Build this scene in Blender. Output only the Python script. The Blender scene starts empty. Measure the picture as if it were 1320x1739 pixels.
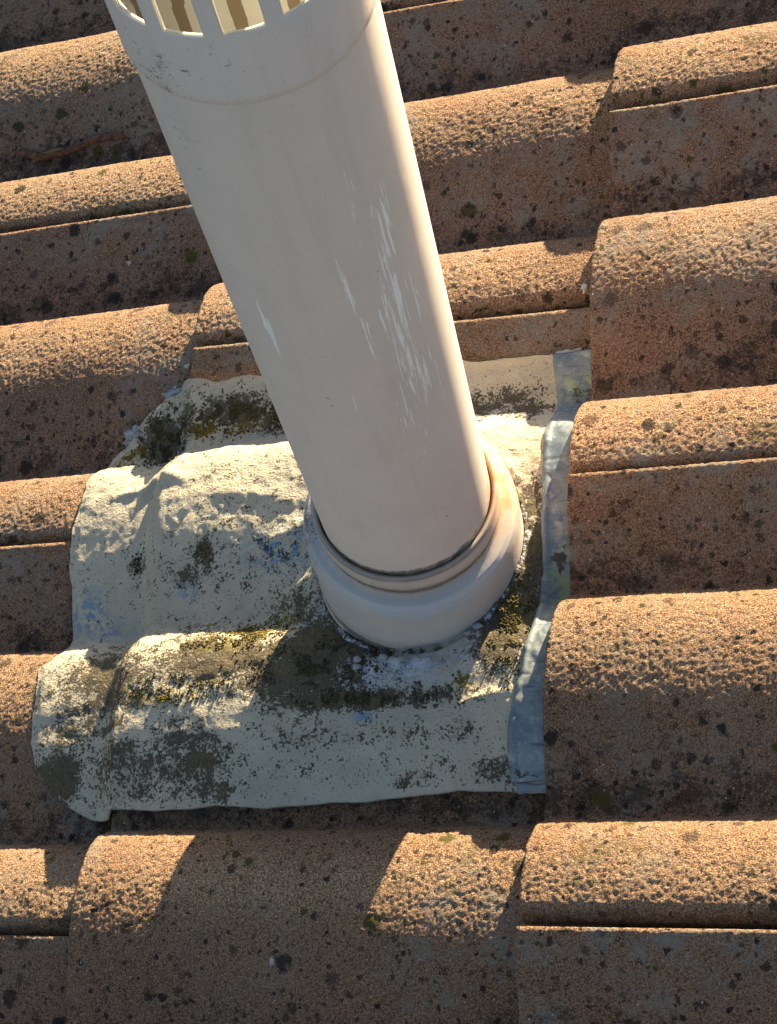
import bpy, math, random
import numpy as np
from mathutils import Matrix, Vector

# ------------------------------------------------------------------ camera, sky, sun, exposure
# Everything on the roof is laid out in "roof millimetres": x up the slope, y along the courses,
# z square to the roof.  ROOF turns that frame into the world (metres, z up).
PITCH = math.radians(18.9)
ROOF = Matrix.Rotation(-PITCH, 4, 'Y')
scene = bpy.context.scene
cam_data = bpy.data.cameras.new('camera')
cam = bpy.data.objects.new('camera', cam_data)
scene.collection.objects.link(cam)
CR = ((0.8836034, 0.0938046, 0.4587437), (0.1383943, 0.8836353, -0.4472536), (-0.4473165, 0.4586823, 0.7678011))
CP = (0.5276114, -0.6522149, 1.1253733)
mc = Matrix(CR).to_4x4(); mc.translation = Vector(CP)
cam.matrix_world = ROOF @ mc
cam_data.sensor_fit = 'VERTICAL'; cam_data.sensor_height = 24.0
cam_data.lens = 24.0 * 3586.6 / 1739.0
cam_data.clip_start = 0.05; cam_data.clip_end = 200.0
scene.camera = cam
scene.cycles.diffuse_bounces = 8; scene.cycles.max_bounces = 14

SUN = (ROOF.to_3x3() @ Vector((0.36, 1.0, 0.145))).normalized()      # towards the sun
world = bpy.data.worlds.new('World'); scene.world = world; world.use_nodes = True
wn = world.node_tree.nodes; wl = world.node_tree.links
for n in list(wn): wn.remove(n)
sky = wn.new('ShaderNodeTexSky'); sky.sky_type = 'NISHITA'; sky.sun_disc = False
sky.sun_elevation = math.asin(SUN.z); sky.sun_rotation = math.atan2(SUN.x, SUN.y)
bg = wn.new('ShaderNodeBackground'); bg.inputs['Strength'].default_value = 0.05
wo = wn.new('ShaderNodeOutputWorld')
wl.new(sky.outputs[0], bg.inputs[0]); wl.new(bg.outputs[0], wo.inputs[0])
sun_data = bpy.data.lights.new('sun', 'SUN'); sun_data.energy = 5.0
sun_data.angle = math.radians(0.5); sun_data.color = (1.0, 0.825, 0.52)
sun = bpy.data.objects.new('sun', sun_data); scene.collection.objects.link(sun)
sun.rotation_euler = SUN.to_track_quat('Z', 'Y').to_euler()
sun.location = (0, 0, 4)
vs = scene.view_settings
vs.view_transform = 'Standard'; vs.look = 'None'; vs.gamma = 1.0; vs.use_curve_mapping = False
vs.exposure = 2.15

# ------------------------------------------------------------------ noise helpers (numpy, coordinates in mm)
def vnoise(x, y, scale, seed, octaves=1):
    out = np.zeros(np.broadcast(x, y).shape); amp = 1.0; tot = 0.0
    for o in range(octaves):
        rs = np.random.RandomState(seed * 31 + o * 7 + 5)
        L = rs.rand(256, 256) * 2 - 1
        u = x / scale + 37.3; v = y / scale + 91.7
        iu = np.floor(u).astype(int); iv = np.floor(v).astype(int)
        fu = u - iu; fv = v - iv
        fu = fu * fu * (3 - 2 * fu); fv = fv * fv * (3 - 2 * fv)
        a = L[iu & 255, iv & 255]; b = L[(iu + 1) & 255, iv & 255]
        c = L[iu & 255, (iv + 1) & 255]; d = L[(iu + 1) & 255, (iv + 1) & 255]
        out += amp * ((a * (1 - fu) + b * fu) * (1 - fv) + (c * (1 - fu) + d * fu) * fv)
        tot += amp; amp *= 0.5; scale = scale * 0.5
    return out / tot
def worley(x, y, cell, seed):
    rs = np.random.RandomState(seed)
    PXY = rs.rand(128, 128, 2)
    u = x / cell + 11.0; v = y / cell + 13.0
    iu = np.floor(u).astype(int); iv = np.floor(v).astype(int)
    f1 = np.full(u.shape, 9.0); f2 = np.full(u.shape, 9.0)
    for di in (-1, 0, 1):
        for dj in (-1, 0, 1):
            p = PXY[(iu + di) & 127, (iv + dj) & 127]
            d = np.hypot(iu + di + p[..., 0] - u, iv + dj + p[..., 1] - v)
            n1 = np.minimum(f1, d); f2 = np.minimum(f2, np.maximum(f1, d)); f1 = n1
    return f1, f2
def blobs(x, y, lst):                       # soft sum of elliptical spots (cx, cy, rx, ry, strength)
    o = np.zeros(np.broadcast(x, y).shape)
    for cx, cy, rx, ry, s in lst:
        o = np.maximum(o, s * np.exp(-(((x - cx) / rx) ** 2 + ((y - cy) / ry) ** 2)))
    return o
GA, TH = 322.0, 16.5          # gauge and nose lift of the tiles, mm
PH = np.array([-80,-76,-68,-52,-35,-25,-15,-5,5,15,25,35,45,53,60,66,70.])
PZ = np.array([-14,-13,-11.3,-6.8,-.2,3.9,6.9,8.8,9.9,10.5,10.6,10,8.2,5.2,.8,-5.5,-14.])
def _fine():
    f=np.linspace(-80,70,601); z=np.interp(f,PH,PZ)
    k=np.exp(-np.linspace(-2.2,2.2,33)**2); k/=k.sum()
    zz=np.concatenate([z[:-1],z[:-1],z[:-1]]); zz=np.convolve(zz,k,'same')[600:1200]
    return f,np.append(zz,zz[0])
FX,FZ=_fine()
def prof(y):                   # tile profile, joints at multiples of 150
    ph=(np.asarray(y,float)+80)%150-80
    return np.interp(ph,FX,FZ)
def sstep(a,b,x):
    t=np.clip((x-a)/(b-a),0,1); return t*t*(3-2*t)
BX,BY=-110.3,-38.6; AX=np.array([0.34185,-0.04482,1.0])
def sheet(x,y):
    x=np.asarray(x,float); y=np.asarray(y,float)
    w=sstep(-342,-316,x)                     # 1 on the middle course
    lift=(1-w)*TH*(-(x+GA)/GA)+w*TH*(-x/GA)
    p=0
    for d,k in ((-8,.25),(0,.5),(8,.25)): p=p+k*prof(y+d)
    p=np.maximum(p,prof(y+8)-0.8)
    # front skirt: straight slope from the crest, standing off the tile
    sk=8.0-0.24*(-150-y)
    p=np.where(y<-150, np.maximum(p,sk)*1.0, p)
    z=p+lift+4.0
    r=np.hypot(x-BX-4,(y-BY+2))
    q=sstep(20,-60,x-BX)*sstep(-95,-45,y)
    cone=17-(0.20-.12*q)*np.maximum(r-66,0)-(0.0016-.0006*q)*np.maximum(r-66,0)**2
    cone=cone+ (x+110)*0.02 - 4.5*np.exp(-((x+92)/48)**2)*sstep(-70,-105,y)
    d=cone-z; z=z+(np.where(d>0,d,0)*1.0+ 3*np.exp(-(d/4)**2)*0.5)*sstep(-4,-30,x)
    return z

# ------------------------------------------------------------------ mesh helpers
MM = 0.001
def mesh_from(name, V, F, mats, origin=(0, 0, 0), attrs=None, smooth=True, mat_idx=None, sharp=None):
    V = (np.asarray(V, float) - np.asarray(origin, float)) * MM
    me = bpy.data.meshes.new(name)
    F = [np.asarray(f) for f in (F if isinstance(F, list) else [F])]
    loops = np.concatenate([f.ravel() for f in F]).astype(np.int32)
    sizes = np.concatenate([np.full(len(f), f.shape[1]) for f in F]).astype(np.int32)
    starts = np.concatenate([[0], np.cumsum(sizes)[:-1]]).astype(np.int32)
    me.vertices.add(len(V)); me.vertices.foreach_set('co', V.ravel())
    me.loops.add(len(loops)); me.loops.foreach_set('vertex_index', loops)
    me.polygons.add(len(sizes)); me.polygons.foreach_set('loop_start', starts)
    me.polygons.foreach_set('loop_total', sizes)
    if smooth: me.polygons.foreach_set('use_smooth', np.ones(len(sizes), bool))
    if not isinstance(mats, (list, tuple)): mats = [mats]
    for m in mats: me.materials.append(m)
    if mat_idx is not None: me.polygons.foreach_set('material_index', np.asarray(mat_idx, np.int32))
    me.update(calc_edges=True)
    for k, a in (attrs or {}).items():
        at = me.attributes.new(k, 'FLOAT', 'POINT'); at.data.foreach_set('value', np.asarray(a, np.float32).ravel())
    me.validate()
    return me
def grid_faces(nx, ny, off=0, wrap=False, flip=False):      # vertices indexed i*ny+j
    i, j = np.meshgrid(np.arange(nx - (0 if wrap else 1)), np.arange(ny - 1), indexing='ij')
    i = i.ravel(); j = j.ravel(); i2 = (i + 1) % nx
    q = np.stack([i * ny + j, i2 * ny + j, i2 * ny + j + 1, i * ny + j + 1], 1) + off
    return q[:, ::-1] if flip else q
def link(o, parent=None, loc=(0, 0, 0), m=None):
    scene.collection.objects.link(o)
    if parent is not None:
        o.parent = parent; o.matrix_local = m if m is not None else Matrix.Translation(Vector(loc) * MM)
    else:
        o.matrix_world = ROOF @ (m if m is not None else Matrix.Translation(Vector(loc) * MM))
    return o
def empty(name, loc=(0, 0, 0)):
    o = bpy.data.objects.new(name, None); o.empty_display_size = 0.02
    return link(o, None, loc)
def part(name, me, parent, loc=(0, 0, 0), label=None):
    o = bpy.data.objects.new(name, me); link(o, parent, loc)
    if label: o['label'] = label
    return o
def tube(pts, radii, n=8, seed=0, rough=0.0):
    pts = np.asarray(pts, float); k = len(pts); rs = np.random.RandomState(seed)
    V = []
    for i in range(k):
        t = pts[min(i + 1, k - 1)] - pts[max(i - 1, 0)]; t /= np.linalg.norm(t)
        s = np.cross(t, (0, 0, 1.0)); s /= (np.linalg.norm(s) + 1e-9); u = np.cross(s, t)
        for j in range(n):
            a = 2 * math.pi * j / n
            V.append(pts[i] + (s * math.cos(a) + u * math.sin(a)) * radii[i] * (1 + rough * (rs.rand() - .5)))
    F = [(i * n + j, i * n + (j + 1) % n, (i + 1) * n + (j + 1) % n, (i + 1) * n + j) for i in range(k - 1) for j in range(n)]
    V.append(pts[0]); V.append(pts[-1]); a, b = len(V) - 2, len(V) - 1
    T = [(a, (j + 1) % n, j) for j in range(n)] + [(b, (k - 1) * n + j, (k - 1) * n + (j + 1) % n) for j in range(n)]
    return np.array(V), [np.array(F), np.array(T)]

# ------------------------------------------------------------------ materials
class NT:
    def __init__(s, name):
        s.m = bpy.data.materials.new(name); s.m.use_nodes = True; s.t = s.m.node_tree
        for n in list(s.t.nodes): s.t.nodes.remove(n)
        s.out = s.t.nodes.new('ShaderNodeOutputMaterial')
        s.b = s.t.nodes.new('ShaderNodeBsdfPrincipled'); s.t.links.new(s.b.outputs[0], s.out.inputs[0])
        s.co = s.t.nodes.new('ShaderNodeTexCoord').outputs['Object']
    def put(s, sock, v):
        if isinstance(v, bpy.types.NodeSocket): s.t.links.new(v, sock)
        elif isinstance(v, (tuple, list)) and len(v) == 3 and sock.type == 'RGBA': sock.default_value = (*v, 1)
        else: sock.default_value = v
    def math(s, op, a, b=0.0, clamp=False):
        n = s.t.nodes.new('ShaderNodeMath'); n.operation = op; n.use_clamp = clamp
        s.put(n.inputs[0], a); s.put(n.inputs[1], b); return n.outputs[0]
    def ramp(s, v, lo, hi, a=0.0, b=1.0):
        n = s.t.nodes.new('ShaderNodeMapRange'); n.interpolation_type = 'SMOOTHSTEP'
        s.put(n.inputs[0], v); s.put(n.inputs[1], lo); s.put(n.inputs[2], hi); s.put(n.inputs[3], a); s.put(n.inputs[4], b)
        return n.outputs[0]
    def noise(s, scale, detail=3, rough=.55, vec=None, dist=0.0):
        n = s.t.nodes.new('ShaderNodeTexNoise'); s.put(n.inputs['Vector'], vec if vec is not None else s.co)
        n.inputs['Scale'].default_value = scale; n.inputs['Detail'].default_value = detail
        n.inputs['Roughness'].default_value = rough; n.inputs['Distortion'].default_value = dist
        return n.outputs['Fac']
    def vor(s, scale, vec=None, feature='F1', rnd=1.0):
        n = s.t.nodes.new('ShaderNodeTexVoronoi'); n.feature = feature; s.put(n.inputs['Vector'], vec if vec is not None else s.co)
        n.inputs['Scale'].default_value = scale; n.inputs['Randomness'].default_value = rnd
        return n
    def attr(s, name):
        n = s.t.nodes.new('ShaderNodeAttribute'); n.attribute_name = name; return n.outputs['Fac']
    def mix(s, f, a, b, mode='MIX'):
        n = s.t.nodes.new('ShaderNodeMix'); n.data_type = 'RGBA'; n.blend_type = mode
        s.put(n.inputs[0], f); s.put(n.inputs[6], a); s.put(n.inputs[7], b); return n.outputs[2]
    def bump(s, h, dist, strength=1.0):
        n = s.t.nodes.new('ShaderNodeBump'); n.inputs['Strength'].default_value = strength
        n.inputs['Distance'].default_value = dist; s.put(n.inputs['Height'], h)
        s.t.links.new(n.outputs[0], s.b.inputs['Normal']); return n
    def shifted(s):                                   # object coordinates moved by a per-object random amount
        oi = s.t.nodes.new('ShaderNodeObjectInfo'); c = s.t.nodes.new('ShaderNodeCombineXYZ')
        s.rnd = oi.outputs['Random']
        s.put(c.inputs[0], s.math('MULTIPLY', s.rnd, 7.3)); s.put(c.inputs[1], s.math('MULTIPLY', s.rnd, 3.1)); s.put(c.inputs[2], s.math('MULTIPLY', s.rnd, 5.7))
        a = s.t.nodes.new('ShaderNodeVectorMath'); a.operation = 'ADD'; s.put(a.inputs[0], s.co); s.put(a.inputs[1], c.outputs[0])
        s.co = a.outputs[0]
    def scaled(s, v):
        a = s.t.nodes.new('ShaderNodeVectorMath'); a.operation = 'MULTIPLY'; s.put(a.inputs[0], s.co)
        a.inputs[1].default_value = v; return a.outputs[0]
    def base(s, c, rough=.9, spec=.3):
        s.put(s.b.inputs['Base Color'], c); s.put(s.b.inputs['Roughness'], rough); s.b.inputs['Specular IOR Level'].default_value = spec

def tile_material():
    t = NT('weathered_concrete_tile'); t.shifted()
    patch = t.noise(14, 4, .6); grain = t.noise(880, 3, .7); mid = t.noise(120, 4, .65)
    c = t.mix(t.ramp(patch, .35, .65), (.156, .071, .053), (.222, .108, .076))
    r2 = t.math('FRACT', t.math('MULTIPLY', t.rnd, 17.31)); r3 = t.math('FRACT', t.math('MULTIPLY', t.rnd, 41.7))
    c = t.mix(t.ramp(r2, .55, 1., 0., .45), c, (.165, .132, .108))                        # some tiles have greyed
    c = t.mix(t.ramp(r3, .55, 1., 0., .3), c, (.235, .125, .055))                         # some stayed ochre
    sand_lit = t.math('ADD', t.math('MULTIPLY', t.attr('crest'), .60), .40)                   # pale grains, thickened on the crowns to paint in sunlit tone
    c = t.mix(t.math('MULTIPLY', t.ramp(grain, .40, .62), sand_lit), c, (.64, .40, .225))
    c = t.mix(t.math('MULTIPLY', t.ramp(t.noise(900, 2, .6), .56, .66), sand_lit), c, (.72, .57, .38))
    c = t.mix(t.math('MULTIPLY', t.ramp(grain, .50, .36), t.math('SUBTRACT', .62, t.math('MULTIPLY', t.attr('crest'), .35))), c, (.040, .022, .018))
    grey = t.math('MULTIPLY', t.attr('grey'), t.ramp(t.noise(26, 5, .7), .42, .62))
    grey = t.math('MULTIPLY', grey, t.ramp(mid, .30, .60))
    c = t.mix(t.math('MULTIPLY', grey, .75), c, (.30, .275, .235))
    c = t.mix(t.math('MULTIPLY', t.attr('cav'), .70), c, (.055, .036, .024))              # darker in the cracks
    d = t.attr('dirt_shade')
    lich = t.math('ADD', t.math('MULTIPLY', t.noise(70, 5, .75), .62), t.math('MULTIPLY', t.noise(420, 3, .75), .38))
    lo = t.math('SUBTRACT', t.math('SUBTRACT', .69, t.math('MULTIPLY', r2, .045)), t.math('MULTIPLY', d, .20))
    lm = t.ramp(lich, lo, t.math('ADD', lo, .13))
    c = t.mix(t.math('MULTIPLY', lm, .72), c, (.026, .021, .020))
    warp = t.t.nodes.new('ShaderNodeTexNoise'); t.put(warp.inputs['Vector'], t.co); warp.inputs['Scale'].default_value = 160; warp.inputs['Detail'].default_value = 4
    wv = t.t.nodes.new('ShaderNodeVectorMath'); wv.operation = 'MULTIPLY_ADD'; t.put(wv.inputs[0], warp.outputs['Color']); wv.inputs[1].default_value = (.007, .007, .007); t.put(wv.inputs[2], t.co)
    dd = t.math('ADD', t.math('MULTIPLY', d, .30), .0)
    for sc, thr, rad in ((52, .80, .30), (95, .74, .30), (170, .70, .32)):               # round black lichens of three sizes
        v = t.vor(sc, vec=wv.outputs[0]); vc = t.t.nodes.new('ShaderNodeSeparateColor'); t.put(vc.inputs[0], v.outputs['Color'])
        lo = t.math('SUBTRACT', t.math('ADD', thr - .30, t.math('MULTIPLY', t.ramp(t.noise(17, 3, .6), .35, .6, 1., .0), .42)), dd)
        r_ = t.math('ADD', rad - .12, t.math('MULTIPLY', vc.outputs[2], .22))
        sp = t.ramp(t.math('ADD', v.outputs['Distance'], t.math('MULTIPLY', t.math('SUBTRACT', grain, .5), .5)), r_, t.math('SUBTRACT', r_, .12))
        sp = t.math('MULTIPLY', sp, t.ramp(vc.outputs[0], lo, t.math('ADD', lo, .06)))
        c = t.mix(t.math('MULTIPLY', sp, t.ramp(vc.outputs[1], 0., 1., .55, .95)), c, t.mix(t.ramp(vc.outputs[1], .86, .9), (.020, .017, .016), (.085, .072, .020)))
    v2 = t.vor(210); vc2 = t.t.nodes.new('ShaderNodeSeparateColor'); t.put(vc2.inputs[0], v2.outputs['Color'])
    speck = t.math('MULTIPLY', t.ramp(v2.outputs['Distance'], .16, .10), t.ramp(vc2.outputs[0], .90, .93))
    c = t.mix(speck, c, (.55, .52, .45))
    moss = t.math('MULTIPLY', t.attr('green'), t.ramp(t.noise(170, 4, .7), .42, .58))
    c = t.mix(moss, c, (.075, .075, .022))
    t.base(c, .93, .2)
    t.bump(t.math('ADD', grain, t.math('MULTIPLY', mid, .35)), .0023, 1.0)
    return t.m
def paint_material(name, base, through=0.0, cold=(.62, .63, .65)):
    t = NT(name)
    n1 = t.noise(18, 4, .6); n2 = t.noise(260, 4, .7)
    c = t.mix(t.ramp(n1, .3, .7), base, tuple(v * .90 for v in base))
    c = t.mix(t.math('MULTIPLY', t.ramp(n2, .58, .72), .25), c, (.30, .26, .22))
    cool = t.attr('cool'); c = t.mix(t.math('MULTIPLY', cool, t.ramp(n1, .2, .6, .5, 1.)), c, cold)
    st = t.noise(1.0, 4, .62, vec=t.scaled((620, 620, 26)), dist=.35)
    lo = t.math('SUBTRACT', .80, t.math('MULTIPLY', t.attr('scratch'), .30))
    c = t.mix(t.ramp(st, lo, t.math('ADD', lo, .03)), c, (.95, .97, 1.0))
    gr = t.attr('grime_shade'); g2 = t.math('ADD', t.math('MULTIPLY', t.noise(150, 5, .75), .6), t.math('MULTIPLY', t.noise(700, 3, .7), .4))
    lo = t.math('SUBTRACT', .74, t.math('MULTIPLY', gr, .36))
    c = t.mix(t.math('MULTIPLY', t.ramp(g2, lo, t.math('ADD', lo, .10)), .85), c, (.085, .075, .060))
    so = t.math('MULTIPLY', t.attr('soil'), t.ramp(t.noise(70, 4, .7), .2, .6, .65, 1.))
    c = t.mix(so, c, (.17, .135, .105))
    ru = t.math('MULTIPLY', t.attr('rust'), t.ramp(t.noise(90, 4, .7), .25, .6))
    c = t.mix(ru, c, (.50, .20, .05))
    v = t.vor(75); vc = t.t.nodes.new('ShaderNodeSeparateColor'); t.put(vc.inputs[0], v.outputs['Color'])
    fleck = t.math('MULTIPLY', t.ramp(v.outputs['Distance'], .085, .05), t.ramp(vc.outputs[0], .80, .84))
    c = t.mix(t.math('MULTIPLY', fleck, .7), c, (.16, .12, .085))
    run = t.noise(1.0, 3, .6, vec=t.scaled((95, 95, 7)))
    c = t.mix(t.ramp(run, .5, .72, 0., .12), c, (.34, .30, .26))
    c = t.mix(t.ramp(t.noise(9, 5, .7), .5, .75, 0., .22), c, (.80, .80, .78))
    t.base(c, t.ramp(n2, .3, .7, .52, .68), .28)
    t.bump(t.math('ADD', n1, t.math('MULTIPLY', n2, .2)), .0008, .5)
    if through:
        tr = t.t.nodes.new('ShaderNodeBsdfTranslucent'); t.put(tr.inputs[0], (.82, .84, .82))
        mx = t.t.nodes.new('ShaderNodeMixShader'); mx.inputs[0].default_value = through
        t.t.links.new(t.b.outputs[0], mx.inputs[1]); t.t.links.new(tr.outputs[0], mx.inputs[2]); t.t.links.new(mx.outputs[0], t.out.inputs[0])
    return t.m
def sheet_material():
    t = NT('painted_lead_sheet')
    n1 = t.noise(22, 5, .65); n2 = t.noise(130, 5, .75); n3 = t.noise(520, 3, .7)
    c = t.mix(t.ramp(n1, .35, .65), (.53, .462, .352), (.44, .388, .305))
    c = t.mix(t.math('MULTIPLY', t.ramp(n2, .45, .65), .35), c, (.62, .555, .43))
    c = t.mix(t.math('MULTIPLY', t.attr('bare'), t.ramp(t.noise(150, 5, .75), .47, .52)), c, (.17, .27, .38))
    c = t.mix(t.math('MULTIPLY', t.attr('flake'), t.ramp(t.noise(160, 5, .75), .42, .50)), c, (.54, .54, .60))
    m = t.math('ADD', t.math('MULTIPLY', n2, .62), t.math('MULTIPLY', n3, .38))
    lo = t.math('SUBTRACT', .612, t.math('MULTIPLY', t.attr('moss'), .28))
    mm = t.ramp(m, lo, t.math('ADD', lo, .045))
    dark = t.mix(t.ramp(t.noise(330, 4, .75), .40, .60), (.022, .018, .012), t.mix(t.ramp(t.noise(60, 3), .4, .6), (.100, .074, .034), (.060, .050, .038)))
    c = t.mix(t.math('MULTIPLY', mm, .92), c, dark)
    lo = t.math('SUBTRACT', .66, t.math('MULTIPLY', t.attr('yel'), .26))
    c = t.mix(t.ramp(t.noise(240, 4, .75), lo, t.math('ADD', lo, .08)), c, (.20, .155, .022))
    film = t.math('MULTIPLY', t.ramp(t.attr('moss'), .30, .95), t.math('MULTIPLY', t.ramp(n1, .32, .62, .3, .95), t.ramp(n2, .34, .60, .15, 1.)))
    c = t.mix(film, c, t.mix(t.ramp(n3, .35, .65), (.070, .052, .028), (.155, .120, .070)))
    t.base(c, .78, .25)
    t.bump(t.math('ADD', t.math('ADD', n2, t.math('MULTIPLY', n3, .35)), t.math('MULTIPLY', mm, .25)), .0024, .9)
    return t.m
def lead_material():
    t = NT('weathered_blue_grey_lead')
    n1 = t.noise(28, 4, .6); n2 = t.noise(300, 4, .7)
    c = t.mix(t.ramp(n1, .35, .65), (.105, .145, .195), (.205, .235, .245))
    c = t.mix(t.math('MULTIPLY', t.ramp(n2, .5, .7), .35), c, (.30, .34, .35))
    scr = t.noise(1.0, 3, .6, vec=t.scaled((40, 500, 40)))
    c = t.mix(t.ramp(scr, .60, .66, 0., .7), c, (.07, .09, .11))
    c = t.mix(t.ramp(t.noise(60, 5, .75), .52, .62, 0., .6), c, (.36, .38, .36))
    gg = t.math('MULTIPLY', t.attr('green'), t.ramp(t.noise(150, 4, .7), .44, .56))
    c = t.mix(gg, c, (.26, .32, .17))
    gd = t.attr('moss'); lo = t.math('SUBTRACT', .74, t.math('MULTIPLY', gd, .34))
    c = t.mix(t.ramp(t.noise(170, 5, .75), lo, t.math('ADD', lo, .06)), c, (.045, .045, .038))
    t.base(c, .55, .5); t.b.inputs['Metallic'].default_value = .15
    t.bump(t.math('ADD', n1, t.math('MULTIPLY', n2, .25)), .0012, .6)
    return t.m
def simple(name, a, b, scale, rough=.85, bump=.0006):
    t = NT(name); n = t.noise(scale, 4, .7)
    t.base(t.mix(t.ramp(n, .35, .65), a, b), rough, .25); t.bump(n, bump, .8); return t.m
def cap_material():
    t = NT('aged_white_plastic')
    n1 = t.noise(40, 4, .65); n2 = t.noise(420, 4, .75)
    c = t.mix(t.ramp(n1, .3, .7), (.62, .615, .57), (.55, .545, .50))
    c = t.mix(t.math('MULTIPLY', t.ramp(n2, .56, .70), .4), c, (.30, .26, .15))
    t.base(c, .5, .4)
    tr = t.t.nodes.new('ShaderNodeBsdfTranslucent'); t.put(tr.inputs[0], (.88, .87, .80))
    mx = t.t.nodes.new('ShaderNodeMixShader'); mx.inputs[0].default_value = .22
    t.t.links.new(t.b.outputs[0], mx.inputs[1]); t.t.links.new(tr.outputs[0], mx.inputs[2]); t.t.links.new(mx.outputs[0], t.out.inputs[0])
    return t.m
def pipe_inner_material():
    t = NT('bare_plastic_inside'); n1 = t.noise(60, 4, .65)
    c = t.mix(t.ramp(n1, .3, .7), (.86, .86, .82), (.78, .78, .74))
    lo = t.math('SUBTRACT', .75, t.math('MULTIPLY', t.attr('streak'), .45))
    k = t.ramp(t.noise(90, 3, .6), lo, t.math('ADD', lo, .03)); c = t.mix(k, c, (.33, .27, .20))
    t.base(c, .5, .4)
    tr = t.t.nodes.new('ShaderNodeBsdfTranslucent'); t.put(tr.inputs[0], c)
    mx = t.t.nodes.new('ShaderNodeMixShader'); mx.inputs[0].default_value = .5
    t.t.links.new(t.b.outputs[0], mx.inputs[1]); t.t.links.new(tr.outputs[0], mx.inputs[2]); t.t.links.new(mx.outputs[0], t.out.inputs[0])
    return t.m
M_TILE = tile_material(); M_SHEET = sheet_material(); M_LEAD = lead_material()
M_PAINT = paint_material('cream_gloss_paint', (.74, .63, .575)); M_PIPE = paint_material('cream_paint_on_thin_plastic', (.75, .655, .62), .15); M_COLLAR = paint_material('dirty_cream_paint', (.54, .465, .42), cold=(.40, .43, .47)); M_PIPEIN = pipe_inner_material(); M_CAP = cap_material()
M_CAPIN = M_CAP
M_DECK = simple('dark_roofing_felt', (.03, .028, .026), (.05, .045, .04), 60)
M_TWIG = simple('dry_brown_bark', (.060, .026, .018), (.17, .078, .045), 160)
M_FLAKE = simple('lifted_paint', (.40, .40, .42), (.26, .26, .28), 160)
M_SLIV = simple('pale_split_wood', (.26, .15, .08), (.16, .08, .045), 160)
M_SEAL = simple('grey_sealant', (.36, .38, .38), (.18, .21, .24), 160)
M_CHIP = simple('pale_chip', (.58, .56, .50), (.42, .40, .36), 200)
M_MOSS = simple('olive_moss', (.075, .058, .020), (.035, .030, .014), 180, .95)
M_MOSSY = simple('yellow_moss', (.17, .125, .018), (.08, .065, .015), 180, .95)

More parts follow.
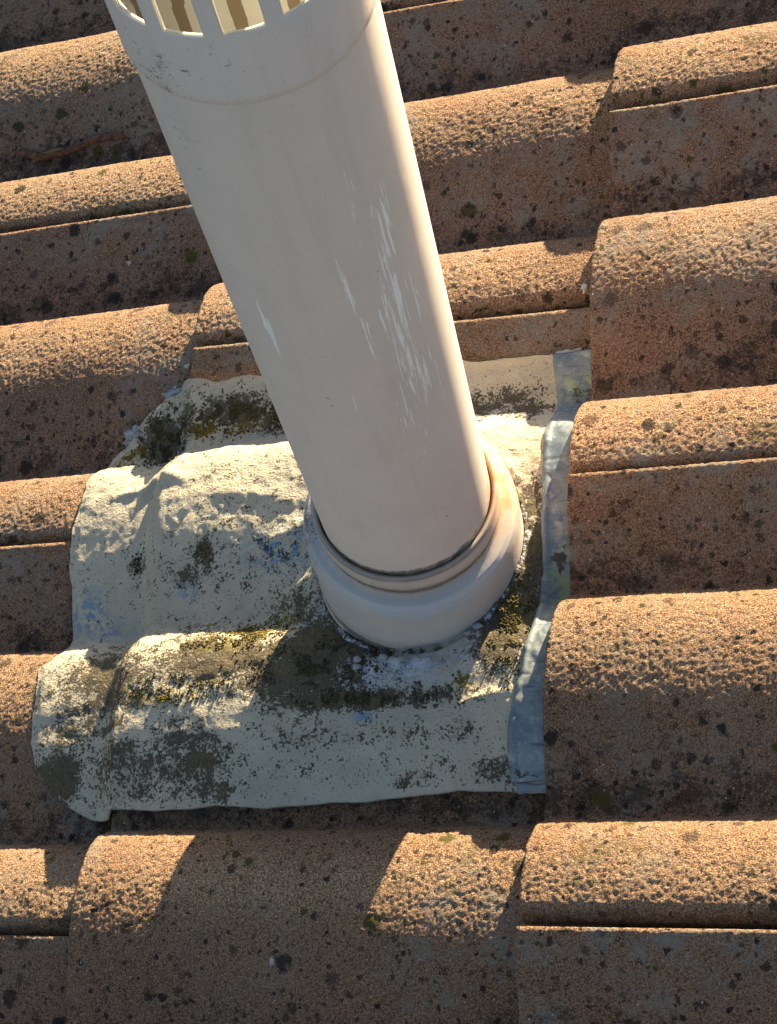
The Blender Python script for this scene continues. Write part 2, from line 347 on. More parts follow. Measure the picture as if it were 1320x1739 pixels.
# ------------------------------------------------------------------ the roof and its tiles
# tile local frame: x = 0 at the nose, y = 0 at the upper side joint, running down to y = -300
def tile_mesh(seed):
    xs = np.concatenate([[0.0, .45, 1.1], np.arange(2.0, 334.0, 1.0), [350, 380.]])
    ys = np.concatenate([[-299.0, -298.6], np.arange(-298, -2.0, 1.0), [-1.7, -1.1]])
    nx, ny = len(xs), len(ys)
    X, Y = np.meshgrid(xs, ys, indexing='ij')
    P = prof(Y)
    # side joint: the lower end rolls down into the groove, the upper end stands as a rounded lip
    e0 = Y + 300; P = P - 8.5 * (1 - sstep(0, 11, e0)) ** 1.6 - 1.5 * (1 - sstep(0, 3, e0))
    P = P + 1.0 * sstep(-9, -3, Y) - .9 * sstep(-2.6, -1, Y)
    dP = np.gradient(P, axis=1) / np.gradient(Y, axis=1); nrm = np.sqrt(1 + dP ** 2)
    wx = X + 1.3 * vnoise(X, Y, 5, seed) ; wy = Y * 1.08 + 1.3 * vnoise(X, Y, 5, seed + 1)
    f1, f2 = worley(wx, wy, 3.1 + .6 * (seed // 100 % 3), seed + 2)
    edge = np.clip((f2 - f1) / .26, 0, 1); edge = edge * (2 - edge)
    g1, g2 = worley(X + .8 * vnoise(X, Y, 3, seed + 8), Y, 2.4, seed + 9)
    amp = .75 + .35 * vnoise(X, Y, 60, seed + 3)
    disp = amp * (.40 * edge + .22 * (1 - g1)) + .10 * vnoise(X, Y, 7, seed + 4, 2) + .38 * vnoise(X, Y, 1.7, seed + 5) + .9 * vnoise(X, Y, 70, seed + 6, 2) - .8
    r = np.clip(X / 2.2, 0, 1); round_ = 1.9 * (1 - np.sqrt(np.clip(1 - (1 - r) ** 2, 0, 1)))
    Z = P + TH * (1 - X / GA)
    k = disp - round_
    VX = X + 1.1 * vnoise(Y, Y * 0, 9, seed + 7, 3) * np.exp(-X / 6)
    VY = Y - k * dP / nrm * (1 - .999 * (np.abs(Y + 150) > 147))
    V = np.stack([VX, VY, Z + k / nrm], -1).reshape(-1, 3)
    ph = (Y + 80) % 150 - 80
    cav = (1 - sstep(0, .55, edge)) * (.55 + .45 * vnoise(X, Y, 25, seed + 11))
    dirt_shade = .28 + .45 * np.exp(-((ph + 72) / 13) ** 2) + .50 * np.exp(-((ph + 62) / 18) ** 2) + .30 * np.exp(-((ph + 35) / 25) ** 2) + .25 * vnoise(X, Y, 70, seed + 12)  # valley grime and lichen, deepened to paint in the shade lying there
    dirt_shade = dirt_shade + .55 * np.exp(-(e0 / 9) ** 2) + .25 * np.exp(-(Y / 6) ** 2) - .28 * np.exp(-((ph - 25) / 22) ** 2)  # joint grooves: soiling and shadow merged into one dark tone
    dirt_shade = dirt_shade + .12 * sstep(295, 325, X)
    green = .5 * np.exp(-(e0 / 6) ** 2) + .75 * sstep(.35, .8, vnoise(X, Y, 22, seed + 13, 2)) * np.exp(-((ph - 25) / 30) ** 2)
    grey = np.clip(.55 + .6 * vnoise(X, Y, 80, seed + 14) + .4 * np.exp(-(Y / 40) ** 2), 0, 1)
    A = {'cav': cav.ravel(), 'dirt_shade': dirt_shade.ravel(), 'green': green.ravel(), 'grey': grey.ravel(), 'crest': (np.exp(-((ph - 27) / 24) ** 2) * (.75 + .5 * vnoise(X, Y, 45, seed + 15, 2))).clip(0, 1).ravel()}
    F = [grid_faces(nx, ny)]
    # underside: same wave 12 mm lower, coarse, joined round the rim
    U = V.reshape(nx, ny, 3).copy()
    rim = [(i, 0) for i in range(nx)] + [(nx - 1, j) for j in range(1, ny)] + [(i, ny - 1) for i in range(nx - 2, -1, -1)] + [(0, j) for j in range(ny - 2, 0, -1)]
    ri = np.array([i * ny + j for i, j in rim]); base = len(V)
    low = V[ri].copy(); low[:, 2] -= 12.0; low[:, 0] += np.where(low[:, 0] < 2, .8, 0)
    n = len(ri); a = np.arange(n); b = (a + 1) % n
    F.append(np.stack([ri[b], ri[a], base + a, base + b], 1))
    # underside strip between the two long wave edges (nose and tail)
    nose = {j: base + k for k, (i, j) in enumerate(rim) if i == 0}; tail = {j: base + k for k, (i, j) in enumerate(rim) if i == nx - 1}
    js = np.arange(ny - 1)
    nz = np.array([nose[j] for j in range(ny)]); tl = np.array([tail[j] for j in range(ny)])
    F.append(np.stack([nz[js], nz[js + 1], tl[js + 1], tl[js]], 1))
    V = np.concatenate([V, low])
    for k in A: A[k] = np.concatenate([A[k], A[k][ri]])
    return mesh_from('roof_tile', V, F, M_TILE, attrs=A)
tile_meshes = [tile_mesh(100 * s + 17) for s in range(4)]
deck_v = []
for zz in (-34.0, -46.0):
    for xx, yy in ((-1400, -1000), (1100, -1000), (1100, 1300), (-1400, 1300)): deck_v.append((xx, yy, zz))
deck_f = np.array([(0, 1, 2, 3), (7, 6, 5, 4), (0, 4, 5, 1), (1, 5, 6, 2), (2, 6, 7, 3), (3, 7, 4, 0)])
roof = bpy.data.objects.new('roof', mesh_from('roof', deck_v, deck_f, M_DECK, smooth=False)); link(roof)
roof['kind'] = 'structure'
TWEAK = {(-1, 0): (0, 0, 0, -1.0, 0), (0, 0): (0, 3.6, 0, 0, 0), (0, 2): (0, 3.6, .9, 0, 0), (-1, -1): (0, 3.6, 2.0, .1, 0)}          # (course, row): (dx, dy, dz mm, turn deg, roll deg)
rt = random.Random(5)
for ci in range(-3, 3):                                     # noses at x = ci * gauge
    half = 150 if ci % 2 else 0
    for k in range(-2, 5):
        J = 300 * k + half
        if J - 300 > (760 if ci < -1 else 560): continue
        o = bpy.data.objects.new('roof_tile', tile_meshes[rt.randrange(4)])
        dx, dy, dz, tu, ro = TWEAK.get((ci, k), (rt.uniform(-1.2, 1.2), rt.uniform(-.6, .6), rt.uniform(-.3, .5), rt.uniform(-.12, .12), rt.uniform(-.15, .15)))
        m = Matrix.Translation(Vector((ci * GA + dx, J + dy, dz)) * MM) @ Matrix.Rotation(math.radians(tu), 4, 'Z') @ Matrix.Rotation(math.radians(ro), 4, 'X')
        link(o, roof, m=m)

# ------------------------------------------------------------------ lead flashing
LEFT = [(-326,122),(-350,117),(-365,108),(-374,101),(-386,84),(-398,76),(-404,60),(-400,31),(-403,7),(-402,-20),(-399,-37),(-399,-58),(-399,-75),(-401,-97),(-407,-104),(-403,-122),(-401,-143),(-398,-162),(-392,-179),(-380,-195),(-365,-206),(-345,-214)]
TOP = [(-404,60),(-374,101),(-350,117),(-326,122),(-308,120),(-295,116),(-282,118),(-267,119),(-258,117),(-240,118),(-200,116),(-150,115),(-120,115),(-98,113),(-84,110),(-67,111),(-32,110),(6,108)]
BOT = [(-420,-215),(-345,-215),(-328,-219),(-321,-218),(-318,-214),(-313,-213.5),(-285,-215),(-253,-214),(-237,-212.5),(-199,-214.5),(-175,-213),(-152,-211),(-126,-211),(-93,-208),(-61,-205),(-33,-206),(6,-208)]
STRIP = [(-32,112),(-28,75),(-27,43),(-25,27),(-22,-9),(-19,-56),(-20,-92),(-22,-128),(-24,-147),(-27,-162),(-28,-183),(-27,-201)]
def ip(t, pts, kx, kv):
    p = sorted(pts, key=lambda q: q[kx]); return np.interp(t, [q[kx] for q in p], [q[kv] for q in p])
def sheet_z(X, Y):
    Z = sheet(X, Y)
    r = np.hypot(X - BX - 4, Y - BY)
    flat = 1 - .6 * sstep(-150, -165, Y)
    Z = Z + flat * (1.5 * vnoise(X, Y, 45, 301, 2) + .5 * vnoise(X, Y, 16, 302, 2) + .35 * vnoise(X, Y, 5, 303, 2)
        - 1.2 * np.maximum(0, .35 - np.abs(vnoise(X, Y, 26, 304, 2))) - 1.3 * np.maximum(0, .3 - np.abs(vnoise(X, Y, 13, 305, 2))))
    ridge = lambda cx, cy, ang, ln, wd, h: h * np.exp(-((((X - cx) * math.cos(ang) + (Y - cy) * math.sin(ang)) / ln) ** 2 + ((-(X - cx) * math.sin(ang) + (Y - cy) * math.cos(ang)) / wd) ** 2))
    Z = Z + ridge(-338, 42, 1.0, 17, 4, 5) + ridge(-318, 38, -.3, 14, 5, 3.5) - ridge(-326, 50, .9, 12, 4, 3) + ridge(-355, 34, .2, 15, 4, 2.5)
    Z = Z + ridge(-200, 66, .1, 30, 6, 3) + ridge(-215, -22, .6, 22, 7, 4) - ridge(-232, -34, .4, 18, 5, 3.5) + ridge(-245, 15, -.2, 35, 5, 1.6)
    Z = Z + ridge(-196, -55, .8, 16, 5, 4) + ridge(-60, -124, .9, 15, 5, 4) + ridge(-45, -148, .2, 12, 3, 2.5) - ridge(-80, -118, .5, 12, 6, 3)
    Z = Z + ridge(-60, 30, 1.2, 25, 7, 2) - ridge(-290, 75, .3, 30, 8, 2.5)
    low_ = sstep(-146, -158, Y)
    Z = Z + low_ * (-1.6 * np.exp(-((X + 323 + 1.5 * np.sin(Y / 9)) / 1.8) ** 2) + 1.0 * np.exp(-((X + 318) / 2.2) ** 2))
    for cx, cy, an, ln, h in ((-290, 60, .35, 40, 1.0), (-215, 45, -.5, 32, .9), (-300, -10, 1.1, 30, -.9), (-250, -128, .25, 36, -.9), (-365, -120, .9, 26, 1.0), (-190, -172, .08, 60, -.6), (-80, -176, -.1, 45, -.6), (-60, 86, .3, 30, -.9), (-380, -10, 1.3, 30, .9), (-230, -60, .7, 30, 1.0)):
        u_ = (X - cx) * math.cos(an) + (Y - cy) * math.sin(an); w_ = -(X - cx) * math.sin(an) + (Y - cy) * math.cos(an) + 2.5 * vnoise(u_, u_ * 0, 12, int(abs(cx)) + 3, 2)
        Z = Z + h * np.exp(-(u_ / ln) ** 2) * np.exp(-np.abs(w_) / 2.2)
    th = np.arctan2(Y - BY, X - BX)
    sec = np.exp(-((th + 1.45) / .55) ** 2) * (.6 + .8 * vnoise(th * 40, r * 0, 4, 306, 2))
    Z = Z - 9 * np.clip(sec, 0, 1) * np.exp(-((r - 75) / 2.6) ** 2) + 2.0 * np.exp(-((r - 82) / 4) ** 2) * (.4 + vnoise(th * 50, r * 0, 5, 307, 2))
    return Z
def build_sheet():
    nu, nv = 340, 290
    U, W = np.meshgrid(np.linspace(0, 1, nu), np.linspace(0, 1, nv), indexing='ij')
    yn = -214 + W * 334
    XL = ip(yn, LEFT, 1, 0) + 1.2 * vnoise(yn, yn * 0, 7, 311, 3); X = XL + U * (6 - XL)
    yb = ip(X, BOT, 0, 1) + .7 * vnoise(X, X * 0, 12, 312, 3); yt = ip(X, TOP, 0, 1) + .9 * vnoise(X, X * 0, 10, 313, 3)
    yt = np.where(X < -326, 122, yt)
    Y = yb + W * (yt - yb)
    Y = np.where((X < -326) & (W > .5), Y, Y)
    Z = sheet_z(X, Y)
    # edges: thin lip along the top, gentle curl along the bottom and left
    Z = Z + 1.6 * np.exp(-((yt - Y) / 3) ** 2) * (X > -330) + 1.2 * vnoise(X, X * 0, 20, 314, 2) * np.exp(-((Y - yb) / 12) ** 2)
    Z = Z - 1.5 * np.exp(-((X - XL) / 5) ** 2)
    V = np.stack([X, Y, Z], -1).reshape(-1, 3)
    moss = blobs(X, Y, [(-282,96,38,13,.95),(-225,88,40,14,.85),(-350,88,24,24,1.0),(-325,100,15,16,.8),(-165,-112,60,36,1.15),(-195,-128,50,22,1.0),(-215,-125,38,22,.85),(-129,-146,80,9,1.1),
        (-64,84,26,12,.72),(-89,78,18,14,.75),(-50,72,20,8,.75),(-23,-60,14,60,1.15),(-38,-95,22,34,1.15),(-28,-20,12,30,1.0),(-32,-40,16,40,1.1),(-300,-185,75,26,.80),(-258,-182,32,30,.78),(-365,-150,30,40,.6),(-372,-188,26,22,.95),(-330,-158,22,6,1.0),(-250,-203,30,9,.8),
        (-34,-193,18,12,.85),(-95,-198,22,7,.7),(-70,-190,12,6,.6),(-341,-24,10,14,.85),(-277,-26,10,12,.72),(-290,-42,12,9,.6),(-250,-108,80,34,.86),(-330,-120,75,32,.76),
        (-120,-170,100,14,.50),(-120,-190,90,14,.36),(-190,-75,40,22,.75),(-240,-30,150,60,.24),(-200,0,260,150,.14)])
    moss = moss * (1 - .9 * np.exp(-(((X + 107) / 36) ** 2 + ((Y + 122) / 10) ** 2)))
    moss = moss * (.90 + .55 * vnoise(X, Y, 24, 321, 3)) + .10 * vnoise(X, Y, 50, 322, 2)
    yel = blobs(X, Y, [(-309,84,14,7,1.1),(-270,84,25,8,.75),(-384,72,12,9,.95),(-372,80,8,8,1.),(-247,-101,36,9,.90),(-227,-89,30,14,.9),(-273,-132,50,12,.6),(-290,-142,40,5,.8),(-205,-80,18,14,.8),(-75,10,30,14,.6),(-30,-92,12,40,.7),(-60,-140,10,10,.8),(-240,-80,90,8,.6),(-95,80,15,8,.5)])
    bare = blobs(X, Y, [(-386,-58,18,16,1.1),(-370,-70,20,8,.8),(-289,-53,9,9,.9),(-215,-28,30,14,1.05),(-190,-20,14,20,.9),(-175,-125,20,10,.5),(-120,-132,30,10,.6),(-128,-158,8,4,1.)])
    flake = blobs(X, Y, [(-110,-124,40,13,1.2),(-60,-112,14,12,.9),(-150,-110,20,14,.7),(-175,-88,16,14,.9),(-80,66,30,9,.8),(-235,84,30,8,.6),(-345,88,16,14,.6)])
    A = dict(moss=moss, yel=yel, bare=bare, flake=flake)
    n = nu * nv
    rim = [(i, 0) for i in range(nu)] + [(nu - 1, j) for j in range(1, nv)] + [(i, nv - 1) for i in range(nu - 2, -1, -1)] + [(0, j) for j in range(nv - 2, 0, -1)]
    ri = np.array([i * nv + j for i, j in rim]); low = V.copy(); low[:, 2] -= 1.9
    a = np.arange(len(ri)); b = (a + 1) % len(ri)
    m = 2 * n; low = np.concatenate([low, V[ri], low[ri]])
    F = [grid_faces(nu, nv), grid_faces(nu, nv, off=n, flip=True), np.stack([m + b, m + a, m + len(ri) + a, m + len(ri) + b], 1)]
    A = {k: np.concatenate([v.ravel(), v.ravel(), v.ravel()[ri], v.ravel()[ri]]) for k, v in A.items()}
    return V, low, F, A
FO = (-200, -50, 0)
flash = empty('roof_flashing', FO)
flash['label'] = 'cream painted lead flashing sheet moulded over the tiles round the pipe foot'
flash['category'] = 'flashing'
sV, sL, sF, sA = build_sheet()
part('lead_sheet', mesh_from('lead_sheet', np.concatenate([sV, sL]), sF, M_SHEET, FO, sA), flash)
def build_strip():
    nu, nv = 44, 330
    U, W = np.meshgrid(np.linspace(0, 1, nu), np.linspace(0, 1, nv), indexing='ij')
    Y = -201 + W * 311 + (U - .5) * 1.5
    XL = ip(Y, STRIP, 1, 0) + .8 * vnoise(Y, Y * 0, 14, 331, 2)
    X = XL + U * (9 - XL)
    Z = sheet_z(X, Y) + 1.6 + 1.0 * np.sin(np.clip(U * 1.25, 0, 1) * math.pi) + .5 * vnoise(X, Y, 12, 332, 2)
    Z = Z - 2.4 * (1 - sstep(0, .06, U)) + 1.1 * np.exp(-((U - .13) / .07) ** 2) + .35 * vnoise(X, Y, 9, 333, 2) - .3 * np.maximum(0, .3 - np.abs(vnoise(X, Y, 18, 334)))
    V = np.stack([X, Y, Z], -1).reshape(-1, 3)
    A = dict(green=blobs(X, Y, [(-12,88,16,9,1.),(-8,-62,8,18,1.1),(-5,-45,6,10,.6)]), moss=blobs(X, Y, [(-10,80,16,10,.95),(-8,-48,9,12,.95),(-12,-10,10,25,.35),(-20,-196,20,6,.75),(-12,10,14,18,.3),(-14,100,20,6,.3)]))
    n = nu * nv
    rim = [(i, 0) for i in range(nu)] + [(nu - 1, j) for j in range(1, nv)] + [(i, nv - 1) for i in range(nu - 2, -1, -1)] + [(0, j) for j in range(nv - 2, 0, -1)]
    ri = np.array([i * nv + j for i, j in rim]); low = V.copy(); low[:, 2] -= 2.2
    a = np.arange(len(ri)); b = (a + 1) % len(ri)
    F = [grid_faces(nu, nv), grid_faces(nu, nv, off=n, flip=True), np.stack([ri[b], ri[a], n + ri[a], n + ri[b]], 1)]
    return mesh_from('side_strip', np.concatenate([V, low]), F, M_LEAD, FO, {k: np.concatenate([v.ravel(), v.ravel()]) for k, v in A.items()})
part('side_strip', build_strip(), flash, label='bare blue grey lead strip along the nose of the upper tiles')
# folded tab of the strip, below its bottom end
def tab():
    pts = []; 
    U, W = np.meshgrid(np.linspace(0, 1, 20), np.linspace(0, 1, 10), indexing='ij')
    X = -21 + U * 25; Y = -202.5 - W * (5.5 - 2 * U)
    Z = sheet_z(X, Y) + 1.2 + 1.8 * np.sin(W * math.pi) * (.4 + .6 * U) + .5 * np.sin(U * 9)
    V = np.stack([X, Y, Z], -1).reshape(-1, 3)
    return mesh_from('folded_tab', np.concatenate([V, V - (0, 0, 2)]), [grid_faces(20, 10), grid_faces(20, 10, off=200, flip=True)], M_LEAD, FO, {'green': np.zeros(400), 'moss': np.full(400, .3)})
part('folded_tab', tab(), flash)
def lump(name, cx, cy, cz, rx, ry, rz, seed, mat, parent, origin, noise=.35, n=26, loc=(0, 0, 0)):
    T, Pp = np.meshgrid(np.linspace(0, 2 * math.pi, n, endpoint=False), np.linspace(.02, math.pi - .02, n // 2 + 2), indexing='ij')
    dx, dy, dz = np.cos(T) * np.sin(Pp), np.sin(T) * np.sin(Pp), np.cos(Pp)
    k = 1 + noise * (vnoise(dx * 10 + 40, dy * 10 + dz * 6 + 40, 4, seed, 2))
    V = np.stack([cx + rx * dx * k, cy + ry * dy * k, cz + rz * dz * k], -1).reshape(-1, 3)
    me = mesh_from(name, V, grid_faces(n, n // 2 + 2, wrap=True), mat, origin)
    return part(name, me, parent) if parent else bpy.data.objects.new(name, me)
lump('sealant_lump', -345, 128, 3, 12, 9, 3.5, 401, M_SEAL, flash, FO, .6, 48)
lump('sealant_lump', -380, 97, -4, 11, 8, 4, 402, M_SEAL, flash, FO, .5, 48)
tv, tf = tube([(-285, 122, 4), (-272, 123.5, 5), (-258, 123, 5), (-246, 122, 4)], [1.5, 2.4, 2.2, 1.5], 8, 3, .5)
part('sealant_bead', mesh_from('sealant_bead', tv, tf, M_SEAL, FO), flash)

# ------------------------------------------------------------------ vent pipe (upright in the world)
ez = np.array([AX[0], AX[1], AX[2]]); ez = ez / np.linalg.norm(ez)
ex = np.array([1.0, 0, 0]) - ez[0] * ez; ex /= np.linalg.norm(ex); ey = np.cross(ez, ex)
PM = Matrix(((ex[0], ey[0], ez[0]), (ex[1], ey[1], ez[1]), (ex[2], ey[2], ez[2]))).to_4x4()
PM.translation = Vector((BX, BY, 0)) * MM
pipe = bpy.data.objects.new('vent_pipe', None); pipe.empty_display_size = .05; link(pipe, m=PM)
pipe['label'] = 'upright cream painted vent pipe with slotted cap rising through the flashing'
pipe['category'] = 'vent pipe'
def lathe(name, prof_rh, n, mats, attr_fn, steps=None, jitter=0):
    pr = np.array(prof_rh, float)
    if steps:
        L = np.concatenate([[0], np.cumsum(np.hypot(*np.diff(pr, axis=0).T))]); s = np.linspace(0, L[-1], steps)
        s = np.unique(np.concatenate([s, L])); pr = np.stack([np.interp(s, L, pr[:, 0]), np.interp(s, L, pr[:, 1])], 1)
    th = np.linspace(-math.pi, math.pi, n, endpoint=False)
    T, R = np.meshgrid(th, pr[:, 0], indexing='ij'); _, Hh = np.meshgrid(th, pr[:, 1], indexing='ij')
    if jitter: R = R + jitter * vnoise(T * 60, Hh, 25, 77, 2)
    V = np.stack([R * np.cos(T), R * np.sin(T), Hh], -1).reshape(-1, 3)
    return mesh_from(name, V, grid_faces(n, len(pr), wrap=True), mats, attrs={k: v.ravel() for k, v in attr_fn(np.degrees(T), Hh, R).items()})
def pipe_attr(T, Hh, R):
    Hj = Hh
    scr = blobs(T, Hj, [(-38,430,7,100,.95),(-37,330,8,60,.9),(-42,370,13,120,.92),(-33,480,5,60,.9),(-45,300,12,50,.72),(-63,440,3,60,1.0),(-61,380,2.5,50,.9),(-52,290,12,60,.8),(-50,500,7,40,.75),(-26,360,5,110,.8),(-114,400,3,45,.95),(-112,400,2,30,.8),(-40,480,9,50,.8),(-30,400,5,60,.6),(-48,340,10,60,.55),(-78,330,4,30,.55)])
    scr = np.maximum(1.15 * scr, .25 * np.ones_like(T))
    grime_shade = blobs(T, Hj, [(-75,107,90,5,1.0),(-120,560,30,60,.45),(-130,480,20,120,.40)]) + .10
    rust = blobs(T, Hj, [(5,112,16,14,.8)])
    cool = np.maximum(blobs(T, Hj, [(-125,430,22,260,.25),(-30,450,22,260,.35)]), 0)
    return dict(scratch=scr, grime_shade=grime_shade, rust=rust, cool=cool)
pr = [(55.0, -60), (55.0, 632), (51.8, 632), (51.8, -60)]
pme = lathe('pipe', pr, 300, [M_PIPE, M_PIPEIN], pipe_attr, 900)
pc = np.empty(len(pme.vertices) * 3, np.float32); pme.vertices.foreach_get('co', pc); pc = pc.reshape(-1, 3)
inner = np.hypot(pc[:, 0], pc[:, 1]) < .0535
v0 = np.empty(len(pme.loops), np.int32); pme.loops.foreach_get('vertex_index', v0)
pme.polygons.foreach_set('material_index', inner[v0[::4]].astype(np.int32))
pm_t = np.degrees(np.arctan2(pc[:, 1], pc[:, 0]))
sk = np.zeros(len(pc))
for a0 in (148.6, 118.9, 178.2, 89.0): sk = np.maximum(sk, 1.15 * (np.abs((pm_t - a0 + 1.2 * vnoise(pc[:, 2] * 1000, pc[:, 2] * 0, 14, 92 + int(a0)) + 180) % 360 - 180) < 3.7))
at = pme.attributes.new('streak', 'FLOAT', 'POINT'); at.data.foreach_set('value', sk.astype(np.float32))
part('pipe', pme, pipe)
def collar_attr(T, Hh, R):
    n = np.zeros_like(T)
    grime_shade = blobs(T, Hh, [(-75,88,120,2.8,1.0),(-75,108,140,1.4,1.05),(-100,14,120,7,1.1),(-64,12,13,6,2.2),(-95,8,12,5,1.8),(-175,60,40,60,.7),(20,40,25,30,.5),(-60,20,60,6,.6)]) + .16  # soiling, with the groove's shade and the dark front gap painted in
    grime_shade = np.where((R < 56.3), 1.4, grime_shade)
    rust = np.maximum(blobs(T, Hh, [(16,104,24,8,1.1),(14,86,24,7,1.1),(26,70,30,16,.85),(60,90,40,20,.7)]), 0)
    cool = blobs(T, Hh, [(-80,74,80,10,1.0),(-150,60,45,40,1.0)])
    scratch = .2 + .9 * blobs(T, Hh, [(8,58,8,10,1.)])
    soil = blobs(T, Hh, [(-80,88.5,110,4.5,.85),(-80,105.5,120,1.6,.9),(-75,24,130,6,.35),(-170,50,40,50,.35)])
    return dict(soil=soil, scratch=scratch, grime_shade=grime_shade, rust=rust, cool=cool)
cp = [(55.4, 98), (55.8, 104.5), (57.2, 106.6), (59.0, 106.6), (60.0, 105), (60.2, 98), (60.2, 93), (59.3, 89), (59.6, 86), (60.6, 83.8), (62.6, 82.6), (66.4, 81.2), (69.2, 78.2), (70.3, 72.5), (70.6, 66), (70.4, 55), (71.2, 35), (72.0, 12), (73.2, -4), (73.5, -40)]
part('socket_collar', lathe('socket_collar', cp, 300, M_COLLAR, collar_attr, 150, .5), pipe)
# cap: a sleeve with 14 slots, two walls and real jambs
def build_cap():
    per, nslot = 22, 15
    n = 14 * per; off = math.radians(-107.0) - 2 * math.pi * 2
    hs = np.concatenate([[594, 595.2], np.arange(600, 640, 5.0), [638.5, 640], np.arange(645, 722, 5.0), [722.5, 724], [732, 742, 750, 755]])
    hs = np.unique(hs); nh = len(hs)
    dome = np.interp(hs, [594, 742, 750, 755], [0, 0, 5, 16])
    Ro = 56.7 - dome; Ro[0] -= .9; Ri = 53.8 - dome * .9; Ri[:] = np.minimum(Ri, Ro - 3)
    Ri[hs < 633] = 55.4; Ri[hs >= 633] = np.maximum(Ri[hs >= 633], 54.6 - dome[hs >= 633] * .9)
    th = off + np.arange(n) * 2 * math.pi / n
    Vo = np.stack([np.outer(np.cos(th), Ro), np.outer(np.sin(th), Ro), np.tile(hs, (n, 1))], -1).reshape(-1, 3)
    Vi = np.stack([np.outer(np.cos(th), Ri), np.outer(np.sin(th), Ri), np.tile(hs, (n, 1))], -1).reshape(-1, 3)
    V = np.concatenate([Vo, Vi, [(0, 0, 760.0), (0, 0, 757.0)]]); N = n * nh
    solid = np.ones((n, nh - 1), bool)
    for c in range(n):
        for r in range(nh - 1):
            h = .5 * (hs[r] + hs[r + 1])
            cc = c % per
            if cc < nslot and 640 < h < 722 and not ((cc in (0, nslot - 1)) and (h < 641 or h > 721)): solid[c, r] = False
    Fo, Fi, Fw = [], [], []
    vo = lambda c, r: (c % n) * nh + r
    for c in range(n):
        for r in range(nh - 1):
            if not solid[c, r]: continue
            Fo.append((vo(c, r), vo(c + 1, r), vo(c + 1, r + 1), vo(c, r + 1)))
            Fi.append((N + vo(c, r + 1), N + vo(c + 1, r + 1), N + vo(c + 1, r), N + vo(c, r)))
            if not solid[(c + 1) % n, r]: Fw.append((vo(c + 1, r), N + vo(c + 1, r), N + vo(c + 1, r + 1), vo(c + 1, r + 1)))
            if not solid[c - 1, r]: Fw.append((vo(c, r + 1), N + vo(c, r + 1), N + vo(c, r), vo(c, r)))
            if r == 0 or not solid[c, r - 1]: Fw.append((vo(c, r), N + vo(c, r), N + vo(c + 1, r), vo(c + 1, r)))
            if r < nh - 2 and not solid[c, r + 1]: Fw.append((vo(c + 1, r + 1), N + vo(c + 1, r + 1), N + vo(c, r + 1), vo(c, r + 1)))
    top = [(vo(c, nh - 1), vo(c + 1, nh - 1), 2 * N) for c in range(n)]
    bot = [(N + vo(c + 1, nh - 1), N + vo(c, nh - 1), 2 * N + 1) for c in range(n)]
    mi = [0 if V[f[0], 2] < 724 else 1 for f in Fo] + [1] * (len(Fi) + len(Fw)) + [1] * len(top) + [1] * len(bot)
    T = np.degrees(np.arctan2(V[:, 1], V[:, 0])); Hh = V[:, 2]
    grime_shade = blobs(T, Hh, [(-112,615,30,30,.50),(-125,590,24,60,.55),(-95,634,30,12,.42),(-90,610,60,30,.36),(-60,615,40,30,.28)]) + .12
    at = dict(scratch=np.full(len(V), .1), grime_shade=grime_shade, rust=np.zeros(len(V)), cool=np.clip(blobs(T, Hh, [(-90,640,60,40,.35),(-40,640,40,60,.5)]), 0, 1))
    me = mesh_from('vent_cap', V, [np.array(Fo + Fi + Fw), np.array(top + bot)], [M_PAINT, M_CAP], attrs=at, mat_idx=mi)
    return me
cap = part('vent_cap', build_cap(), pipe)

# ragged mastic round the foot of the collar, broken away at the front
rb = random.Random(31); ang = math.radians(-52)
seg = [(-52, 70), (75, 160), (166, 262), (268, 281)]
for s_, (a0, a1) in enumerate(seg):
    P_, R_ = [], []
    for dg in np.arange(a0, a1, 2.2):
        t_ = math.radians(dg); rr_ = 74.2 + rb.uniform(-.7, .9)
        px_, py_ = BX + 5 + rr_ * math.cos(t_) * 1.03, BY - 1 + rr_ * math.sin(t_)
        P_.append((px_, py_, float(sheet_z(np.array([px_]), np.array([py_]))[0]) + .2)); R_.append(rb.uniform(.9, 2.7))
    v, f = tube(P_, R_, 8, 60 + s_, .7)
    A_ = dict(moss=.55 + .4 * vnoise(v[:, 0], v[:, 1], 8, 63, 2), yel=np.zeros(len(v)), bare=np.full(len(v), .3), flake=np.full(len(v), .8))
    part('mastic_bead', mesh_from('mastic_bead', v, f, M_SHEET, FO, A_), flash)
# curled chips of paint lying where the bead has broken
for q in range(16):
    t_ = math.radians(rb.uniform(-112, -50)); rr_ = rb.uniform(77, 96); cx_, cy_ = BX + 5 + rr_ * math.cos(t_), BY + rr_ * math.sin(t_)
    n_ = rb.randrange(5, 8); rad = rb.uniform(1.6, 5.5); z0_ = float(sheet_z(np.array([cx_]), np.array([cy_]))[0]); tl_ = rb.uniform(.1, .45)
    top_ = [(cx_ + rad * rb.uniform(.5, 1) * math.cos(6.283 * k / n_), cy_ + .6 * rad * rb.uniform(.5, 1) * math.sin(6.283 * k / n_)) for k in range(n_)]
    vv = [(x_, y_, z0_ + 1.1 + tl_ * (y_ - cy_ + rad * .5)) for x_, y_ in top_] + [(x_, y_, z0_ + .5 + tl_ * (y_ - cy_ + rad * .5)) for x_, y_ in top_]
    k_ = np.arange(n_)
    part('paint_flake', mesh_from('paint_flake', vv, [np.array([k_]), np.array([n_ + k_[::-1]]), np.stack([(k_ + 1) % n_, k_, n_ + k_, n_ + (k_ + 1) % n_], 1)], M_FLAKE, FO, smooth=False), flash)

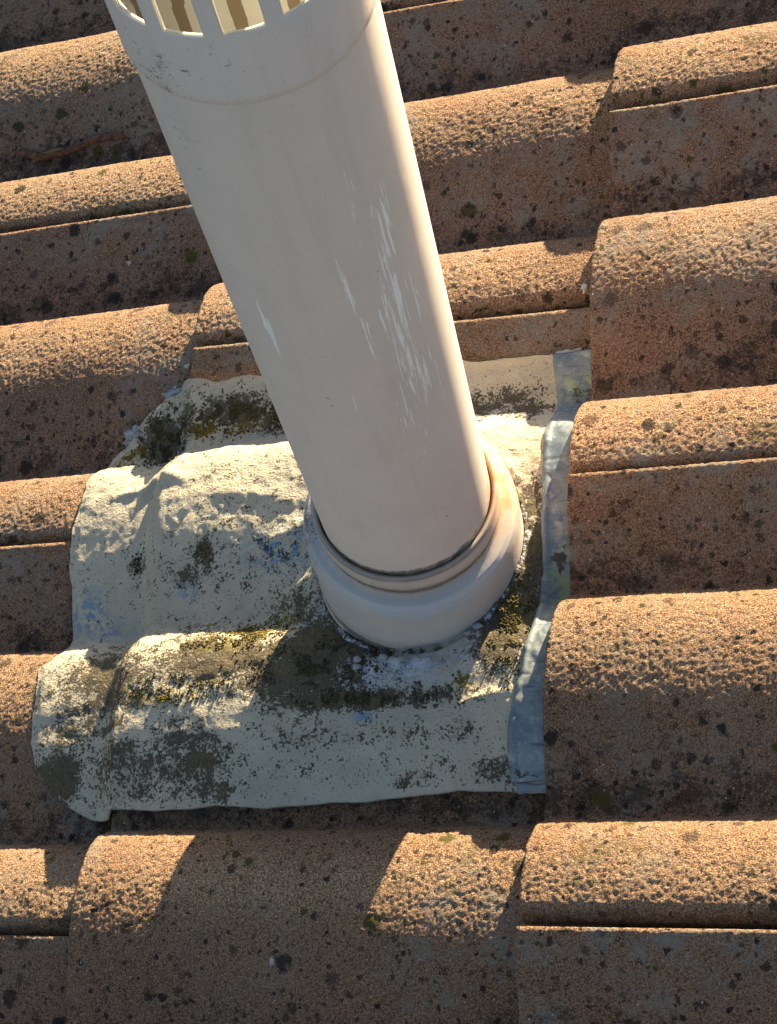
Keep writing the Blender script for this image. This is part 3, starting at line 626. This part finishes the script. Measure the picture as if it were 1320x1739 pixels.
# ------------------------------------------------------------------ small things lying on the roof
def tile_top(x, y):
    x = np.asarray(x, float); c = np.floor(x / GA); return prof(y) + TH * (1 - (x - c * GA) / GA)
TW = (-515, 392, 0)
tw = empty('fallen_twig', TW)
tw['label'] = 'brown dry twig lying in the tile valley left of the pipe'; tw['category'] = 'twig'
P1 = [(-574, 402, 6), (-562, 396, 5), (-549, 391, 4), (-535, 388.5, 3.5), (-519, 388.5, 3.5), (-503, 391, 4.5), (-489, 394.5, 5), (-478, 395.5, 5), (-466, 393, 4), (-452, 391, 2.5)]
v, f = tube(P1, [1.2, 2.3, 2.9, 3.2, 2.6, 3.1, 2.7, 3.0, 2.0, .9], 10, 8, .35)
part('stem', mesh_from('stem', v, f, M_TWIG, TW), tw)
P2 = [(-552, 387, 2), (-543, 388.5, 4), (-530, 391.5, 5.5), (-518, 391.5, 6)]
v, f = tube(P2, [1.0, 1.8, 1.8, .8], 8, 9, .3)
part('bark_sliver', mesh_from('bark_sliver', v, f, M_SLIV, TW), tw)
chips = [(-9, 159, 2.4, 3.6, 'white flake caught at the nose of the upper tile right of the pipe', 'flake'),
         (-327, 146, 2.6, 3.6, 'oval white chip on the tile nose above the flashing corner', 'chip'),
         (-335, 144, 2.0, 2.0, 'tiny grey chip in shade left of the oval white chip', 'chip'),
         (-20, 114.5, 11.0, 3.2, 'pale mortar crumb on the top right edge of the flashing', 'crumb'),
         (-420, 258, 1.6, 1.8, 'tiny white speck alone in the shaded valley left of the pipe', 'chip'),
         (-169, -320, 1.5, 2.2, 'small white chip on the shaded tile under the flashing', 'chip')]
for i, (x, y, rx, ry, lab, cat) in enumerate(chips):
    z = float(tile_top(x, y)) + 1.0
    o = lump('mortar_crumb' if cat == 'crumb' else 'paint_' + cat, 0, 0, 0, rx, ry, 1.3, 500 + i, M_CHIP, None, (0, 0, 0), .7, 18)
    link(o, None, (x, y, z)); o['label'] = lab; o['category'] = cat
# moss: countless small tufts on the flashing
def build_moss(lst, total, seed, mat, zfn=None, rmax=.75):
    rs = np.random.RandomState(seed); w = np.array([l[4] * l[2] * l[3] for l in lst]); w /= w.sum()
    t = (1 + 5 ** .5) / 2
    I = np.array([(-1,t,0),(1,t,0),(-1,-t,0),(1,-t,0),(0,-1,t),(0,1,t),(0,-1,-t),(0,1,-t),(t,0,-1),(t,0,1),(-t,0,-1),(-t,0,1)]) / math.hypot(1, t)
    FI = np.array([(0,11,5),(0,5,1),(0,1,7),(0,7,10),(0,10,11),(1,5,9),(5,11,4),(11,10,2),(10,7,6),(7,1,8),(3,9,4),(3,4,2),(3,2,6),(3,6,8),(3,8,9),(4,9,5),(2,4,11),(6,2,10),(8,6,7),(9,8,1)])
    ci = rs.choice(len(lst), total, p=w); L = np.array(lst)[ci]
    x = L[:, 0] + rs.randn(total) * L[:, 2] * .6; y = L[:, 1] + rs.randn(total) * L[:, 3] * .6
    keep = vnoise(x, y, 6, seed + 3, 2) > -.05; x = x[keep]; y = y[keep]; k = len(x)
    z = (zfn or sheet_z)(x, y); r = .35 + rmax * rs.rand(k) ** 2
    V = I[None] * r[:, None, None] * (1 + .5 * (rs.rand(k, 12, 1) - .5)) * np.array([1, 1, .8]) + np.stack([x, y, z + .2], -1)[:, None]
    F = (FI[None] + 12 * np.arange(k)[:, None, None]).reshape(-1, 3)
    return mesh_from('moss', V.reshape(-1, 3), F, mat, FO, smooth=False)
o = bpy.data.objects.new('moss', build_moss([(-350,88,20,18,1.),(-282,94,34,9,1.),(-225,86,36,9,.9),(-30,-95,14,32,1.),(-168,-120,42,16,.7),(-227,-89,24,8,.7),(-247,-101,30,7,.7),(-273,-132,40,8,.5),(-129,-146,50,5,.8),(-341,-24,6,9,.7),(-277,-26,6,8,.6)], 9000, 601, M_MOSS)); link(o, None, FO); o['kind'] = 'stuff'
o['label'] = 'dark olive moss grown in patches on the flashing'; o['category'] = 'moss'
o = bpy.data.objects.new('moss', build_moss([(-309,85,13,5,1.),(-275,84,20,5,.5),(-384,73,9,7,1.),(-372,80,6,6,1.),(-232,-90,26,8,.6),(-286,-141,30,4,.5),(-34,-85,7,16,.5),(-60,-140,6,7,.6)], 2200, 611, M_MOSSY)); link(o, None, FO); o['kind'] = 'stuff'
o['label'] = 'yellow green moss along the upper rim of the flashing'; o['category'] = 'moss'
js = []; rj = random.Random(9)
for ci, ys_ in ((0, (-300, 0, 300)), (-1, (150, -150, 450)), (-2, (-300, 0, 300))):
    for y_ in ys_:
        for q in range(5): js.append((ci * GA + rj.uniform(2, 300), y_ + 3.0, rj.uniform(5, 22), 1.6, rj.uniform(.2, 1)))
    for q in range(9): js.append((ci * GA - 3, rj.uniform(-330, 480), 1.6, rj.uniform(3, 12), rj.uniform(.1, .35)))
o = bpy.data.objects.new('moss', build_moss(js, 2600, 621, M_MOSS, lambda x, y: tile_top(x, y) - 5 * np.exp(-(((y + 75) % 150 - 75) / 5) ** 2), 1.0)); link(o, None, FO); o['kind'] = 'stuff'
o['label'] = 'dark moss and grit lodged in the side joints between tiles'; o['category'] = 'moss'
